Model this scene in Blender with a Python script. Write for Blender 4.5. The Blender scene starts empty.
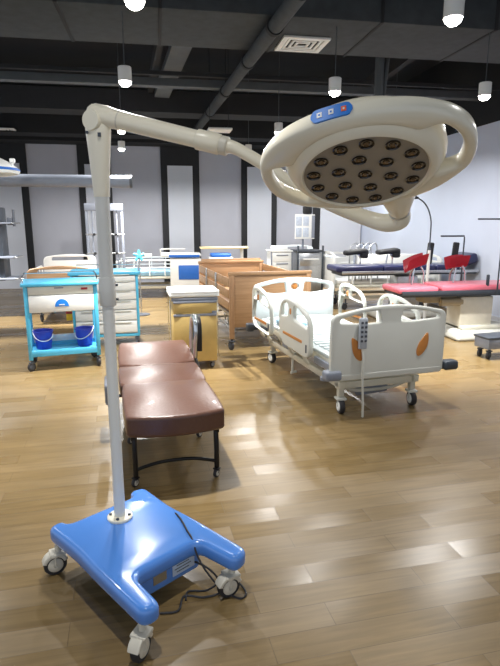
import bpy, bmesh, math, random
from mathutils import Vector, Matrix
random.seed(7)
SC = bpy.context.scene
COL = SC.collection
R = math.radians
PI = math.pi

# ------------------------------------------------------------------ camera, world, exposure
cam_d = bpy.data.cameras.new('camera')
cam = bpy.data.objects.new('camera', cam_d); COL.objects.link(cam)
cam.location = (0, 0, 1.55)
cam.rotation_euler = (R(90 - 12.04), 0, R(-9.8))
cam_d.sensor_fit = 'VERTICAL'; cam_d.sensor_height = 24.0
cam_d.lens = 24.0 * 530 / 666
cam_d.clip_start = 0.05; cam_d.clip_end = 100
SC.camera = cam
SC.view_settings.view_transform = 'Standard'
SC.view_settings.look = 'None'
SC.view_settings.exposure = 0.0
SC.view_settings.gamma = 1.0
SC.view_settings.use_curve_mapping = False
world = bpy.data.worlds.new('world'); SC.world = world
world.use_nodes = True
world.node_tree.nodes['Background'].inputs[0].default_value = (0.80, 0.88, 1.0, 1)
world.node_tree.nodes['Background'].inputs[1].default_value = 0.78
PENDANT_Z = 2.80
SPOT_POWER = 66      # frosted skirt, wide
POOL_POWER = 500     # downlight beam, narrow
LAMP_EMIT = 25
SPOT_COLOR = (1.0, 0.985, 0.96)
# pendants: (x, y, power factor)
PENDANTS = [(-0.08, 3.50, .75), (1.90, 3.43, .25), (-0.24, 5.40, 1.6), (1.80, 5.45, 1.1), (3.38, 5.36, 1.7),
            (-0.45, 8.25, 2.0), (1.80, 7.98, 1.2), (-0.57, 10.25, 1.7)]
PENDANTS_ADDED = [(-0.10, 1.45, .2), (1.90, 1.45, .18), (-2.2, 3.5, .5), (-2.3, 5.4, .8), (-2.5, 8.2, 1.7),
                (3.9, 3.4, .3), (3.6, 8.0, .7), (1.75, 10.3, 1.4), (4.1, 11.2, 1.4)]  # unseen lamps added for their light; nearest pair inferred from a floor shadow

# ------------------------------------------------------------------ materials
def lin(c):
    return tuple(((v / 255) / 12.92 if v / 255 <= .04045 else ((v / 255 + .055) / 1.055) ** 2.4) for v in c)

def mat(name, rgb, rough=.5, metal=0.0, var=.06, scale=14, bump=0.0, coat=0.0, emit=None, spec=None):
    m = bpy.data.materials.new(name); m.use_nodes = True
    nt = m.node_tree; b = nt.nodes['Principled BSDF']
    c = lin(rgb)
    tc = nt.nodes.new('ShaderNodeTexCoord')
    nz = nt.nodes.new('ShaderNodeTexNoise'); nz.inputs['Scale'].default_value = scale
    nz.inputs['Detail'].default_value = 3
    nt.links.new(tc.outputs['Object'], nz.inputs['Vector'])
    rp = nt.nodes.new('ShaderNodeValToRGB')
    rp.color_ramp.elements[0].position = .3; rp.color_ramp.elements[1].position = .7
    rp.color_ramp.elements[0].color = (*[v * (1 - var) for v in c], 1)
    rp.color_ramp.elements[1].color = (*[min(1, v * (1 + var)) for v in c], 1)
    nt.links.new(nz.outputs['Fac'], rp.inputs['Fac'])
    nt.links.new(rp.outputs['Color'], b.inputs['Base Color'])
    b.inputs['Roughness'].default_value = rough
    b.inputs['Metallic'].default_value = metal
    b.inputs['Coat Weight'].default_value = coat
    if spec is not None: b.inputs['Specular IOR Level'].default_value = spec
    if bump:
        bp = nt.nodes.new('ShaderNodeBump'); bp.inputs['Strength'].default_value = bump
        bp.inputs['Distance'].default_value = .01
        nt.links.new(nz.outputs['Fac'], bp.inputs['Height'])
        nt.links.new(bp.outputs['Normal'], b.inputs['Normal'])
    if emit:
        b.inputs['Emission Color'].default_value = (*lin(emit[0]), 1)
        b.inputs['Emission Strength'].default_value = emit[1]
    return m

def wood_mat(name, a, b_, rough=.4, stretch=(1, 14, 14), scale=2.2):
    m = bpy.data.materials.new(name); m.use_nodes = True
    nt = m.node_tree; b = nt.nodes['Principled BSDF']
    tc = nt.nodes.new('ShaderNodeTexCoord'); mp = nt.nodes.new('ShaderNodeMapping')
    mp.inputs['Scale'].default_value = stretch
    nz = nt.nodes.new('ShaderNodeTexNoise'); nz.inputs['Scale'].default_value = scale; nz.inputs['Detail'].default_value = 6
    rp = nt.nodes.new('ShaderNodeValToRGB')
    rp.color_ramp.elements[0].position = .32; rp.color_ramp.elements[1].position = .68
    rp.color_ramp.elements[0].color = (*lin(a), 1); rp.color_ramp.elements[1].color = (*lin(b_), 1)
    nt.links.new(tc.outputs['Object'], mp.inputs['Vector']); nt.links.new(mp.outputs['Vector'], nz.inputs['Vector'])
    nt.links.new(nz.outputs['Fac'], rp.inputs['Fac']); nt.links.new(rp.outputs['Color'], b.inputs['Base Color'])
    b.inputs['Roughness'].default_value = rough
    return m

def floor_mat():
    m = bpy.data.materials.new('oak_planks'); m.use_nodes = True
    nt = m.node_tree; N = nt.nodes.new; L = nt.links.new
    b = nt.nodes['Principled BSDF']
    tc = N('ShaderNodeTexCoord'); mp = N('ShaderNodeMapping')
    mp.inputs['Rotation'].default_value = (0, 0, R(-3.5))
    L(tc.outputs['Object'], mp.inputs['Vector'])
    br = N('ShaderNodeTexBrick')
    br.offset = .37; br.offset_frequency = 2; br.squash = 1
    br.inputs['Color1'].default_value = (0, 0, 0, 1); br.inputs['Color2'].default_value = (1, 1, 1, 1)
    br.inputs['Mortar'].default_value = (.5, .5, .5, 1)
    br.inputs['Scale'].default_value = 1
    br.inputs['Mortar Size'].default_value = .0016; br.inputs['Mortar Smooth'].default_value = .3
    br.inputs['Brick Width'].default_value = .74; br.inputs['Row Height'].default_value = .128
    L(mp.outputs['Vector'], br.inputs['Vector'])
    # grain
    gm = N('ShaderNodeMapping'); gm.inputs['Scale'].default_value = (1.2, 16, 1)
    L(mp.outputs['Vector'], gm.inputs['Vector'])
    g = N('ShaderNodeTexNoise'); g.inputs['Scale'].default_value = 2.4; g.inputs['Detail'].default_value = 7
    g.inputs['Distortion'].default_value = .6
    L(gm.outputs['Vector'], g.inputs['Vector'])
    ad = N('ShaderNodeMath'); ad.operation = 'MULTIPLY_ADD'; ad.inputs[1].default_value = .07
    L(br.outputs['Color'], ad.inputs[0]); L(g.outputs['Fac'], ad.inputs[2])
    rp = N('ShaderNodeValToRGB'); e = rp.color_ramp.elements
    e[0].position = .2; e[1].position = .85
    e[0].color = (*lin((108, 88, 54)), 1); e[1].color = (*lin((141, 118, 79)), 1)
    L(ad.outputs[0], rp.inputs['Fac'])
    mx = N('ShaderNodeMixRGB'); mx.blend_type = 'MIX'; mx.inputs['Color2'].default_value = (*lin((70, 52, 30)), 1)
    fm = N('ShaderNodeMath'); fm.operation = 'MULTIPLY'; fm.inputs[1].default_value = .6
    L(br.outputs['Fac'], fm.inputs[0]); L(fm.outputs[0], mx.inputs['Fac']); L(rp.outputs['Color'], mx.inputs['Color1'])
    L(mx.outputs['Color'], b.inputs['Base Color'])
    rr = N('ShaderNodeMapRange'); rr.inputs['To Min'].default_value = .24; rr.inputs['To Max'].default_value = .38
    L(br.outputs['Color'], rr.inputs['Value']); L(rr.outputs['Result'], b.inputs['Roughness'])
    # planks lie very slightly out of level, each with its own tilt
    wn = N('ShaderNodeTexWhiteNoise'); L(br.outputs['Color'], wn.inputs['Vector'])
    sb = N('ShaderNodeVectorMath'); sb.operation = 'SUBTRACT'; sb.inputs[1].default_value = (.5, .5, .5)
    L(wn.outputs['Color'], sb.inputs[0])
    sc = N('ShaderNodeVectorMath'); sc.operation = 'MULTIPLY'; sc.inputs[1].default_value = (.05, .05, 0)
    L(sb.outputs[0], sc.inputs[0])
    ge = N('ShaderNodeNewGeometry'); av = N('ShaderNodeVectorMath'); av.operation = 'ADD'
    L(ge.outputs['Normal'], av.inputs[0]); L(sc.outputs[0], av.inputs[1])
    nm = N('ShaderNodeVectorMath'); nm.operation = 'NORMALIZE'; L(av.outputs[0], nm.inputs[0])
    L(nm.outputs[0], b.inputs['Normal'])
    b.inputs['Specular IOR Level'].default_value = .6
    return m

MT = {
 'floor': floor_mat(),
 'slab': mat('dark_ceiling_paint', (26, 28, 31), .9, var=.15, scale=2),
 'beam': mat('charcoal_paint', (34, 36, 39), .85, var=.12, scale=3),
 'beamlight': mat('grey_steel_paint', (78, 83, 87), .7, var=.1, scale=5),
 'duct': mat('grey_duct_insulation', (55, 60, 64), .85, var=.16, scale=9, bump=.2),
 'wall': mat('grey_wall_paint', (184, 185, 194), .85, var=.03, scale=2),
 'wallr': mat('pale_blue_wall_paint', (205, 213, 230), .8, var=.02, scale=2),
 'white_panel': mat('white_wall_panel', (206, 209, 217), .8, var=.02, scale=2),
 'black': mat('black_paint', (22, 23, 26), .6, var=.2),
 'cream': mat('cream_enamel', (240, 233, 212), .28, var=.015, scale=4, coat=.3),
 'greyface': mat('taupe_face_plate', (148, 140, 128), .4, metal=.0, var=.03),
 'lensdark': mat('dark_lens_cup', (38, 30, 22), .2, metal=.3, var=.2, coat=.5),
 'amber': mat('amber_reflector', (134, 116, 92), .15, metal=.8, var=.3, scale=60),
 'blue': mat('blue_glossy_plastic', (84, 140, 220), .2, var=.02, scale=3, coat=.6),
 'ctrlblue': mat('control_blue', (28, 122, 214), .35, var=.03),
 'orange': mat('orange_mark', (232, 96, 40), .5, var=.03),
 'ochre': mat('ochre_strip', (196, 128, 60), .45, var=.06),
 'white': mat('white_plastic', (232, 233, 230), .4, var=.02, scale=5),
 'offwhite': mat('warm_white_plastic', (206, 207, 199), .42, var=.02, scale=5),
 'paleblue': mat('pale_blue_grey_plastic', (204, 214, 216), .42, var=.02, scale=5),
 'lgrey': mat('light_grey_plastic', (176, 182, 190), .45, var=.03),
 'polewhite': mat('pale_grey_enamel', (224, 224, 218), .3, var=.015, scale=4, coat=.2),
 'rubber': mat('dark_rubber', (42, 42, 46), .6, var=.15),
 'castor': mat('pale_castor_plastic', (214, 208, 192), .4, var=.04),
 'grey': mat('grey_plastic', (128, 134, 146), .5, var=.04),
 'dgrey': mat('dark_grey_plastic', (74, 78, 86), .5, var=.06),
 'steel': mat('brushed_steel', (190, 192, 194), .28, metal=.9, var=.08, scale=40),
 'chrome': mat('chrome', (220, 222, 225), .12, metal=1.0, var=.04),
 'beigesteel': mat('beige_bed_steel', (206, 203, 188), .42, var=.03),
 'brown': mat('brown_vinyl', (96, 65, 52), .34, var=.06, scale=60, bump=.12, coat=.15),
 'blackmetal': mat('black_metal', (28, 26, 26), .35, metal=.4, var=.15),
 'cyan': mat('cyan_plastic', (84, 184, 222), .35, var=.03),
 'bucket': mat('royal_blue_plastic', (48, 70, 190), .4, var=.05),
 'yellowwood': mat('yellow_laminate', (196, 168, 104), .4, var=.07, scale=8),
 'woodbed': wood_mat('beech_laminate', (154, 119, 84), (178, 142, 106), .42),
 'woodv': wood_mat('beech_upright', (148, 113, 80), (172, 136, 102), .42, stretch=(14, 14, 1)),
 'palewood': wood_mat('pale_maple_top', (222, 200, 148), (238, 220, 172), .35),
 'bluepanel': mat('cobalt_panel', (42, 104, 190), .4, var=.04),
 'lightblue': mat('light_blue_fabric', (150, 190, 215), .8, var=.08, scale=20),
 'navy': mat('navy_vinyl', (30, 34, 74), .35, var=.08, coat=.2),
 'red': mat('red_vinyl', (176, 44, 60), .35, var=.06, coat=.2),
 'pink': mat('pink_vinyl', (226, 112, 128), .35, var=.06, coat=.2),
 'gunmetal': mat('gunmetal', (70, 76, 84), .4, metal=.4, var=.08),
 'yellow': mat('yellow_plastic', (226, 186, 50), .45, var=.04),
 'redtag': mat('dark_red_tag', (150, 40, 48), .5, var=.06),
 'tan': mat('tan_sticker', (150, 136, 110), .4, var=.05),
 'paper': mat('pale_blue_sticker', (190, 206, 224), .45, var=.04, scale=50),
 'screen': mat('pale_screen', (190, 200, 214), .3, var=.1, scale=30),
 'emit': mat('lit_diffuser', (255, 255, 255), .5, emit=((255, 252, 245), LAMP_EMIT)),
 'vent': mat('white_vent_paint', (226, 228, 226), .5, var=.03),
}

# ------------------------------------------------------------------ geometry helpers
class MB:
    def __init__(s): s.bm = bmesh.new()
    def merge(s, b, mtx=None):
        if mtx is not None: bmesh.ops.transform(b, matrix=mtx, verts=b.verts)
        me = bpy.data.meshes.new('tmp'); b.to_mesh(me); b.free()
        s.bm.from_mesh(me); bpy.data.meshes.remove(me)
        return s
    def box(s, c, d, bev=0, seg=2, rot=None, taper=None):
        b = bmesh.new(); bmesh.ops.create_cube(b, size=1)
        for v in b.verts:
            t = taper if (taper and v.co.z > 0) else (1, 1)
            v.co = Vector((v.co.x * d[0] * t[0], v.co.y * d[1] * t[1], v.co.z * d[2]))
        if bev: bmesh.ops.bevel(b, geom=b.edges[:], offset=bev, segments=seg, profile=.5, affect='EDGES', clamp_overlap=True)
        M = Matrix.Translation(Vector(c))
        if rot is not None: M = M @ rot
        return s.merge(b, M)
    def cyl(s, p0, p1, r0, r1=None, seg=20):
        p0 = Vector(p0); p1 = Vector(p1); r1 = r0 if r1 is None else r1
        d = p1 - p0; b = bmesh.new()
        bmesh.ops.create_cone(b, cap_ends=True, segments=seg, radius1=r0, radius2=r1, depth=d.length)
        q = Vector((0, 0, 1)).rotation_difference(d.normalized())
        return s.merge(b, Matrix.Translation((p0 + p1) / 2) @ q.to_matrix().to_4x4())
    def tube(s, pts, r, seg=10, closed=False, sub=0):
        pts = [Vector(p) for p in pts]; n = len(pts)
        rs = list(r) if isinstance(r, (list, tuple)) else [r] * n
        if sub:
            P, Q = [], []
            rng = n if closed else n - 1
            for i in range(rng):
                g = (lambda k: pts[k % n]) if closed else (lambda k: pts[max(0, min(n - 1, k))])
                a, b_, c, d = g(i - 1), g(i), g(i + 1), g(i + 2)
                for k in range(sub):
                    t = k / sub
                    P.append(.5 * ((2 * b_) + (c - a) * t + (2 * a - 5 * b_ + 4 * c - d) * t * t + (3 * b_ - a - 3 * c + d) * t ** 3))
                    Q.append(rs[i] * (1 - t) + rs[(i + 1) % n] * t)
            if not closed: P.append(pts[-1]); Q.append(rs[-1])
            pts, rs, n = P, Q, len(P)
        b = bmesh.new(); rings = []; prev = None
        for i in range(n):
            a = pts[(i - 1) % n] if closed else pts[max(0, i - 1)]
            c = pts[(i + 1) % n] if closed else pts[min(n - 1, i + 1)]
            t = (c - a).normalized()
            if prev is None:
                u = t.orthogonal().normalized()
            else:
                u = (prev - t * prev.dot(t)); u = u.normalized() if u.length > 1e-6 else t.orthogonal().normalized()
            prev = u; w = t.cross(u)
            rings.append([b.verts.new(pts[i] + (u * math.cos(2 * PI * k / seg) + w * math.sin(2 * PI * k / seg)) * rs[i]) for k in range(seg)])
        for i in range(n if closed else n - 1):
            A, B = rings[i], rings[(i + 1) % n]
            for k in range(seg):
                b.faces.new((A[k], A[(k + 1) % seg], B[(k + 1) % seg], B[k]))
        if not closed:
            b.faces.new(rings[0][::-1]); b.faces.new(rings[-1])
        bmesh.ops.recalc_face_normals(b, faces=b.faces)
        return s.merge(b)
    def lathe(s, prof, c=(0, 0, 0), seg=28, mtx=None, sx=1, sy=1):
        b = bmesh.new(); rings = []
        for r, z in prof:
            if r < 1e-6: rings.append([b.verts.new((0, 0, z))])
            else: rings.append([b.verts.new((sx * r * math.cos(2 * PI * k / seg), sy * r * math.sin(2 * PI * k / seg), z)) for k in range(seg)])
        for A, B in zip(rings, rings[1:]):
            for k in range(seg):
                a0, a1 = A[k % len(A)], A[(k + 1) % len(A)]
                b0, b1 = B[k % len(B)], B[(k + 1) % len(B)]
                f = [v for i, v in enumerate((a0, a1, b1, b0)) if v not in (a0, a1, b1, b0)[:i]]
                if len(f) > 2:
                    try: b.faces.new(f)
                    except ValueError: pass
        bmesh.ops.recalc_face_normals(b, faces=b.faces)
        M = Matrix.Translation(Vector(c))
        if mtx is not None: M = M @ mtx
        return s.merge(b, M)
    def panel(s, outlines, th, bev=0, mtx=None, res=2):
        """flat panel from 2D outlines (the first is the edge, the others are holes), of thickness th along z"""
        cu = bpy.data.curves.new('tmp', 'CURVE'); cu.dimensions = '2D'; cu.fill_mode = 'BOTH'
        cu.extrude = max(1e-4, th / 2 - bev); cu.bevel_depth = bev; cu.bevel_resolution = res; cu.offset = -bev
        for o in outlines:
            sp = cu.splines.new('POLY'); sp.points.add(len(o) - 1); sp.use_cyclic_u = True
            for p, (x, y) in zip(sp.points, o): p.co = (x, y, 0, 1)
        ob = bpy.data.objects.new('tmp', cu)
        me = bpy.data.meshes.new_from_object(ob)
        b = bmesh.new(); b.from_mesh(me); bmesh.ops.remove_doubles(b, verts=b.verts, dist=1e-5)
        bpy.data.objects.remove(ob); bpy.data.meshes.remove(me); bpy.data.curves.remove(cu)
        return s.merge(b, mtx)
    def xf(s, m): bmesh.ops.transform(s.bm, matrix=m, verts=s.bm.verts); return s
    def build(s, name, m, parent=None, world=False, sharp=40):
        if world and parent is not None:
            bmesh.ops.transform(s.bm, matrix=ROOT[parent.name].inverted(), verts=s.bm.verts)
        me = bpy.data.meshes.new(name); s.bm.to_mesh(me); s.bm.free()
        me.materials.append(MT[m] if isinstance(m, str) else m)
        me.shade_smooth()
        me.set_sharp_from_angle(angle=R(sharp))
        o = bpy.data.objects.new(name, me); COL.objects.link(o)
        if parent is not None: o.parent = parent
        return o

ROOT = {}
def tag(o, label=None, cat=None, group=None, kind=None):
    if label: o['label'] = label
    if cat: o['category'] = cat
    if group: o['group'] = group
    if kind: o['kind'] = kind
    return o
def thing(name, label, cat, loc=(0, 0, 0), rz=0, group=None):
    o = bpy.data.objects.new(name, None); COL.objects.link(o)
    o.empty_display_size = .1
    o.location = loc; o.rotation_euler = (0, 0, rz)
    ROOT[o.name] = Matrix.Translation(Vector(loc)) @ Matrix.Rotation(rz, 4, 'Z')
    return tag(o, label, cat, group)
def dup(root, loc, rz, label, group=None):
    r = root.copy(); COL.objects.link(r); r.location = loc; r.rotation_euler = (0, 0, rz)
    r['label'] = label
    if group: r['group'] = group
    for ch in list(root.children):
        c = ch.copy(); COL.objects.link(c); c.parent = r
        for g in list(ch.children):
            d = g.copy(); COL.objects.link(d); d.parent = c
    return r
def struct(o): o['kind'] = 'structure'; return o
def rrect(w, h, r, cx=0, cy=0, n=5):
    o = []
    for (sx, sy, a0) in ((1, -1, -90), (1, 1, 0), (-1, 1, 90), (-1, -1, 180)):
        for k in range(n + 1):
            a = R(a0 + 90 * k / n)
            o.append((cx + sx * (w / 2 - r) + r * math.cos(a), cy + sy * (h / 2 - r) + r * math.sin(a)))
    return o
def smooth2(pts, sub=6):
    """closed Catmull-Rom loop through 2D points"""
    n = len(pts); o = []
    for i in range(n):
        a, b, c, d = [Vector(pts[(i + k) % n]) for k in (-1, 0, 1, 2)]
        for k in range(sub):
            t = k / sub
            p = .5 * ((2 * b) + (c - a) * t + (2 * a - 5 * b + 4 * c - d) * t * t + (3 * b - a - 3 * c + d) * t ** 3)
            o.append((p.x, p.y))
    return o
UP = Matrix.Rotation(R(90), 4, 'X')                     # panel drawn in XY, stood up in XZ (its z becomes -y)
def stand(x=0, y=0, z=0, rz=0): return Matrix.Translation((x, y, z)) @ Matrix.Rotation(rz, 4, 'Z') @ UP

def castor(parent, x, y, top, r=.05, yaw=0.0, body='castor', tyre='rubber', w=.028, hub=None, hood=False):
    """swivel castor whose wheel touches z = 0 and whose stem ends at `top`"""
    M = Matrix.Translation((x, y, 0)) @ Matrix.Rotation(yaw, 4, 'Z')
    m = MB()
    m.cyl((0, 0, r * 1.9), (0, 0, top), r * .28, seg=12)
    m.box((0, r * .12, r * 2.02), (w * 2.0, r * 1.3, r * .34), r * .12)
    hd = [(r * 1.12 * math.cos(R(q)) + r * .35, r + r * 1.14 * math.sin(R(q))) for q in range(18, 163, 12)]
    hd += [(r * .78 * math.cos(R(q)) + r * .35, r + r * .80 * math.sin(R(q))) for q in range(162, 17, -12)]
    if hood: m.panel([hd], w * 1.5, w * .15, Matrix.Rotation(R(90), 4, 'Z') @ UP)
    for sx in (-1, 1):
        m.cyl((sx * w * .62, r * .30, r * 1.85), (sx * w * .62, r * .35, r), w * .16, seg=8)
    m.xf(M)
    f = m.build('castor', body, parent)
    ax = Matrix.Translation((0, r * .35, r)) @ Matrix.Rotation(R(90), 4, 'Y')
    t = MB(); t.lathe([(r * .62, -w * .5), (r * .9, -w * .5), (r, -w * .3), (r, w * .3), (r * .9, w * .5), (r * .62, w * .5), (r * .62, -w * .5)], mtx=ax, seg=26)
    t.xf(M); t.build('tyre', tyre, f)
    h = MB(); h.lathe([(0, -w * .50), (r * .17, -w * .50), (r * .19, -w * .66), (r * .55, -w * .66), (r * .66, -w * .52), (r * .66, w * .52), (r * .55, w * .66), (r * .19, w * .66), (r * .17, w * .50), (0, w * .50)], mtx=ax, seg=20)
    h.xf(M); h.build('hub', hub or body, f)
    return f

# ------------------------------------------------------------------ the room
X0, X1, Y0, Y1 = -7.0, 5.1, -3.0, 13.0
m = MB(); m.box(((X0 + X1) / 2, (Y0 + Y1) / 2, -.05), (X1 - X0, Y1 - Y0, .1)); struct(m.build('floor', 'floor'))
m = MB(); m.box(((X0 + X1) / 2, (Y0 + Y1) / 2, 4.35), (X1 - X0, Y1 - Y0, .1)); struct(m.build('ceiling', 'slab'))
m = MB(); m.box(((X0 + X1) / 2, Y1 + .05, 1.6), (X1 - X0, .1, 3.2)); struct(m.build('wall_back', 'wall'))
m = MB(); m.box(((X0 + X1) / 2, Y1 + .05, 3.8), (X1 - X0, .1, 1.2)); struct(m.build('wall_back_upper', 'slab'))
m = MB(); m.box((X1 + .05, (Y0 + Y1) / 2, 1.5), (.1, Y1 - Y0, 3.0)); struct(m.build('wall_right', 'wallr'))
m = MB(); m.box((X1 + .05, (Y0 + Y1) / 2, 3.7), (.1, Y1 - Y0, 1.4)); struct(m.build('wall_right_upper', 'slab'))
m = MB(); m.box(((X0 + X1) / 2, Y1 - .008, .05), (X1 - X0, .016, .1)); struct(m.build('baseboard_back', 'white_panel'))
m = MB(); m.box((X1 - .008, (Y0 + Y1) / 2, .05), (.016, Y1 - Y0 - .04, .1)); struct(m.build('baseboard_right', 'white_panel'))
# black-framed bays with a pale inset panel along the back wall
tn = 0
for (a, b_, c, d) in ((-4.0, -3.85, -2.95, -2.80), (-1.71, -1.56, -1.14, -.98), (.14, .29, .87, 1.03), (2.03, 2.17, 2.76, 2.90), (3.82, 4.0, 5.06, 5.06)):
    m = MB(); m.box(((a + d) / 2, Y1 - .02, 1.62), (d - a, .04, 3.16)); tn += 1
    struct(m.build('trim_%d' % tn, 'black'))
    top = 2.78 if c < 5 else 3.1
    m = MB(); m.box(((b_ + c) / 2, Y1 - .035, top / 2), (c - b_, .07, top)); tn += 1
    struct(m.build('trim_%d' % tn, 'white_panel'))
# cross beams and services under the slab
for (y, z, h, w, mm) in ((8.15, 3.44, .10, .16, 'beamlight'), (7.55, 3.42, .05, .05, 'beam'), (9.9, 3.5, .34, .5, 'beam'), (11.4, 3.42, .5, .5, 'slab'),
                         (12.6, 3.36, .34, .6, 'slab'), (4.0, 4.1, .4, .3, 'slab')):
    m = MB(); m.box(((X0 + X1) / 2, y, z), (X1 - X0 - .02, w, h)); tn += 1
    struct(m.build('trim_%d' % tn, mm))
for (p0, p1, w, h, mm) in (((.42, 6.35, 3.62), (.16, 9.6, 3.60), .24, .10, 'beamlight'), ((.16, 6.35, 3.7), (-.02, 9.6, 3.7), .08, .16, 'beam'),
                           ((3.35, 5.9, 3.75), (3.7, 11.0, 3.75), .1, .2, 'beam')):
    p0 = Vector(p0); p1 = Vector(p1); d = p1 - p0
    m = MB(); m.box((p0 + p1) / 2, (w, d.length, h), rot=Vector((0, 1, 0)).rotation_difference(d.normalized()).to_matrix().to_4x4()); tn += 1
    struct(m.build('trim_%d' % tn, mm))
for (x, y, dx) in ((2.80, 6.75, 0), (2.98, 6.75, -.12)):
    m = MB(); m.cyl((x + .0, y, 4.3), (x + dx, y, 2.98), .06 if dx == 0 else .025, seg=8); tn += 1
    struct(m.build('trim_%d' % tn, 'beamlight'))

# wide insulated duct across the hall
t = thing('air_duct', 'wide grey insulated air duct crossing the whole ceiling', 'duct', (0, 5.82, 3.4))
m = MB(); m.box((-.95, 0, .2), (12.0, 1.06, .4), .01); m.build('duct_body', 'duct', t)
for i in range(11):
    m = MB(); x = -6.2 + i * 1.05 + (.15 if i % 2 else 0)
    m.box((x, 0, .2), (.035, 1.075, .415), .004); m.build('flange', 'beam', t)
for i in range(5):
    x = -5 + i * 2.4
    for sy in (-1, 1):
        m = MB(); m.cyl((x, sy * .56, -.01), (x, sy * .56, .9), .006, seg=6); m.build('hanger_rod', 'beam', t)
def vent(name, label, x, y, z, w, d, mm='vent'):
    t = thing(name, label, 'vent', (x, y, z))
    m = MB(); m.panel([rrect(w, d, .005), rrect(w * .78, d * .78, .004)], .022, .003); m.build('frame', mm, t)
    m = MB(); m.box((0, 0, .009), (w * .8, d * .8, .003)); m.build('backing', 'black', t)
    for k in range(3):
        a = (.74 - k * .22)
        m = MB(); m.panel([rrect(w * a, d * a, .004), rrect(w * (a - .11), d * (a - .11), .003)], .012, .001); m.build('louvre', mm, t)
    return t
vent('ceiling_vent', 'square white louvred vent under the grey duct above the surgical lamp', 1.60, 6.0, 3.385, .5, .46)
v2 = vent('ceiling_vent', 'white louvred vent at the upper left edge, above the horizontal grey arm', -2.80, 11.2, 3.2, .52, .5)
t = thing('ceiling_panel', 'flat white ceiling panel seen above the end of the spring arm', 'panel', (1.04, 8.9, 2.95))
m = MB(); m.box((0, 0, 0), (.38, .34, .035), .01); m.build('panel_board', 'vent', t)
for sx in (-1, 1):
    m = MB(); m.cyl((sx * .15, 0, .01), (sx * .15, 0, 1.35), .005, seg=6); m.build('hanger_rod', 'beam', t)
t = thing('ceiling_pipe', 'round dark pipe running from duct towards the back wall', 'pipe', (1.02, 7.9, 3.31))
m = MB(); m.cyl((.17, -3.4, 0), (-.17, 3.4, 0), .07, seg=18); m.build('pipe_body', 'duct', t)
for k in (-2.6, -1.45, 0, 1.5, 3):
    m = MB(); m.cyl((-.05 * k, k - .03, 0), (-.05 * k - .003, k + .03, 0), .083, seg=18); m.build('coupling', 'beam', t)
    m = MB(); m.cyl((-.05 * k, k, .06), (-.05 * k, k, .95), .006, seg=6); m.build('hanger_rod', 'beam', t)

# ------------------------------------------------------------------ pendant lamps
def spot(x, y, z, f):
    for (p, size, blend, rad) in ((SPOT_POWER, 172, .25, .045), (POOL_POWER, 64, .8, .035)):
        ld = bpy.data.lights.new('pendant_light', 'SPOT'); ld.energy = p * f
        ld.color = SPOT_COLOR; ld.spot_size = R(size); ld.spot_blend = blend; ld.shadow_soft_size = rad
        o = bpy.data.objects.new('pendant_light', ld); COL.objects.link(o)
        o.location = (x, y, z)
def pendant(x, y, label):
    t = thing('pendant_lamp', label, 'lamp', (x, y, PENDANT_Z), 0, 'white cylinder pendant lamps')
    m = MB(); m.lathe([(.0, .13), (.056, .13), (.062, .124), (.062, .0), (.057, .0), (.054, .008), (.054, .11), (0, .11)], seg=24); m.build('housing', 'white', t)
    m = MB(); m.lathe([(0, -.044), (.03, -.039), (.050, -.022), (.056, -.001), (.054, .012), (0, .012)], seg=24); m.build('diffuser', 'emit', t)
    m = MB(); m.cyl((0, 0, .12), (0, 0, 1.5), .005, seg=8); m.build('rod', 'beamlight', t)
    return t
PL = ['pendant lamp at the top edge left of centre, its glowing underside cut by the frame',
      'largest white pendant lamp, at the top right above the lamp head',
      'white pendant lamp hanging above the elbow of the spring arm',
      'white pendant lamp just above the far rim of the lamp head',
      'white pendant lamp nearest the right edge of the photo',
      'upper of the two small pendant lamps under the spring arm by the pole',
      'small pendant lamp left of the lamp head, above the end of the spring arm',
      'lower and farther of the two small pendant lamps under the spring arm']
def shorten(t, x, y):
    for ch in t.children:
        if ch.name.startswith('rod') and 5.25 < y < 6.4:
            me = ch.data.copy(); ch.data = me
            for v in me.vertices:
                if v.co.z > .8: v.co.z = 3.396 - PENDANT_Z
base_p = None; last = None; made = []
for (x, y, f), lab in zip(PENDANTS, PL):
    if base_p is None: base_p = pendant(x, y, lab)
    else: last = dup(base_p, (x, y, PENDANT_Z), 0, lab)
    spot(x, y, PENDANT_Z - .08, f)
    made.append((base_p if last is None else last, x, y))
for (x, y, f) in PENDANTS_ADDED:
    spot(x, y, PENDANT_Z - .08, f)
    made.append((dup(base_p, (x, y, PENDANT_Z), 0, 'unseen white pendant lamp carrying on the grid, added for its light'), x, y))
for a in made: shorten(*a)

# ------------------------------------------------------------------ mobile surgical light (foreground)
SL = thing('surgical_light', 'mobile surgical light with big cream round lamp head, tall pole and blue wheeled base', 'surgical light', (-.12, 2.095, 0), R(35.3))
m = MB()
H_OUT = [(-.255, -.395), (-.172, -.405), (-.155, -.20), (.155, -.20), (.178, -.41), (.270, -.395), (.262, -.05), (.250, .12), (.265, .355), (.185, .37), (.165, .31), (-.165, .31), (-.175, .36), (-.250, .35), (-.240, .12), (-.248, -.05)]
def roundpoly(pts, r, n=4):
    o = []; N = len(pts)
    for i in range(N):
        a, b, c = Vector(pts[i - 1]), Vector(pts[i]), Vector(pts[(i + 1) % N])
        d1 = min(r, (a - b).length * .45); d2 = min(r, (c - b).length * .45)
        p = b + (a - b).normalized() * d1; q = b + (c - b).normalized() * d2
        for k in range(n + 1):
            t = k / n; v = p * (1 - t) ** 2 + b * 2 * t * (1 - t) + q * t * t; o.append((v.x, v.y))
    return o
m.panel([roundpoly(H_OUT, .045, 5)], .075, .026, Matrix.Translation((0, 0, .186)), 4)
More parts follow.
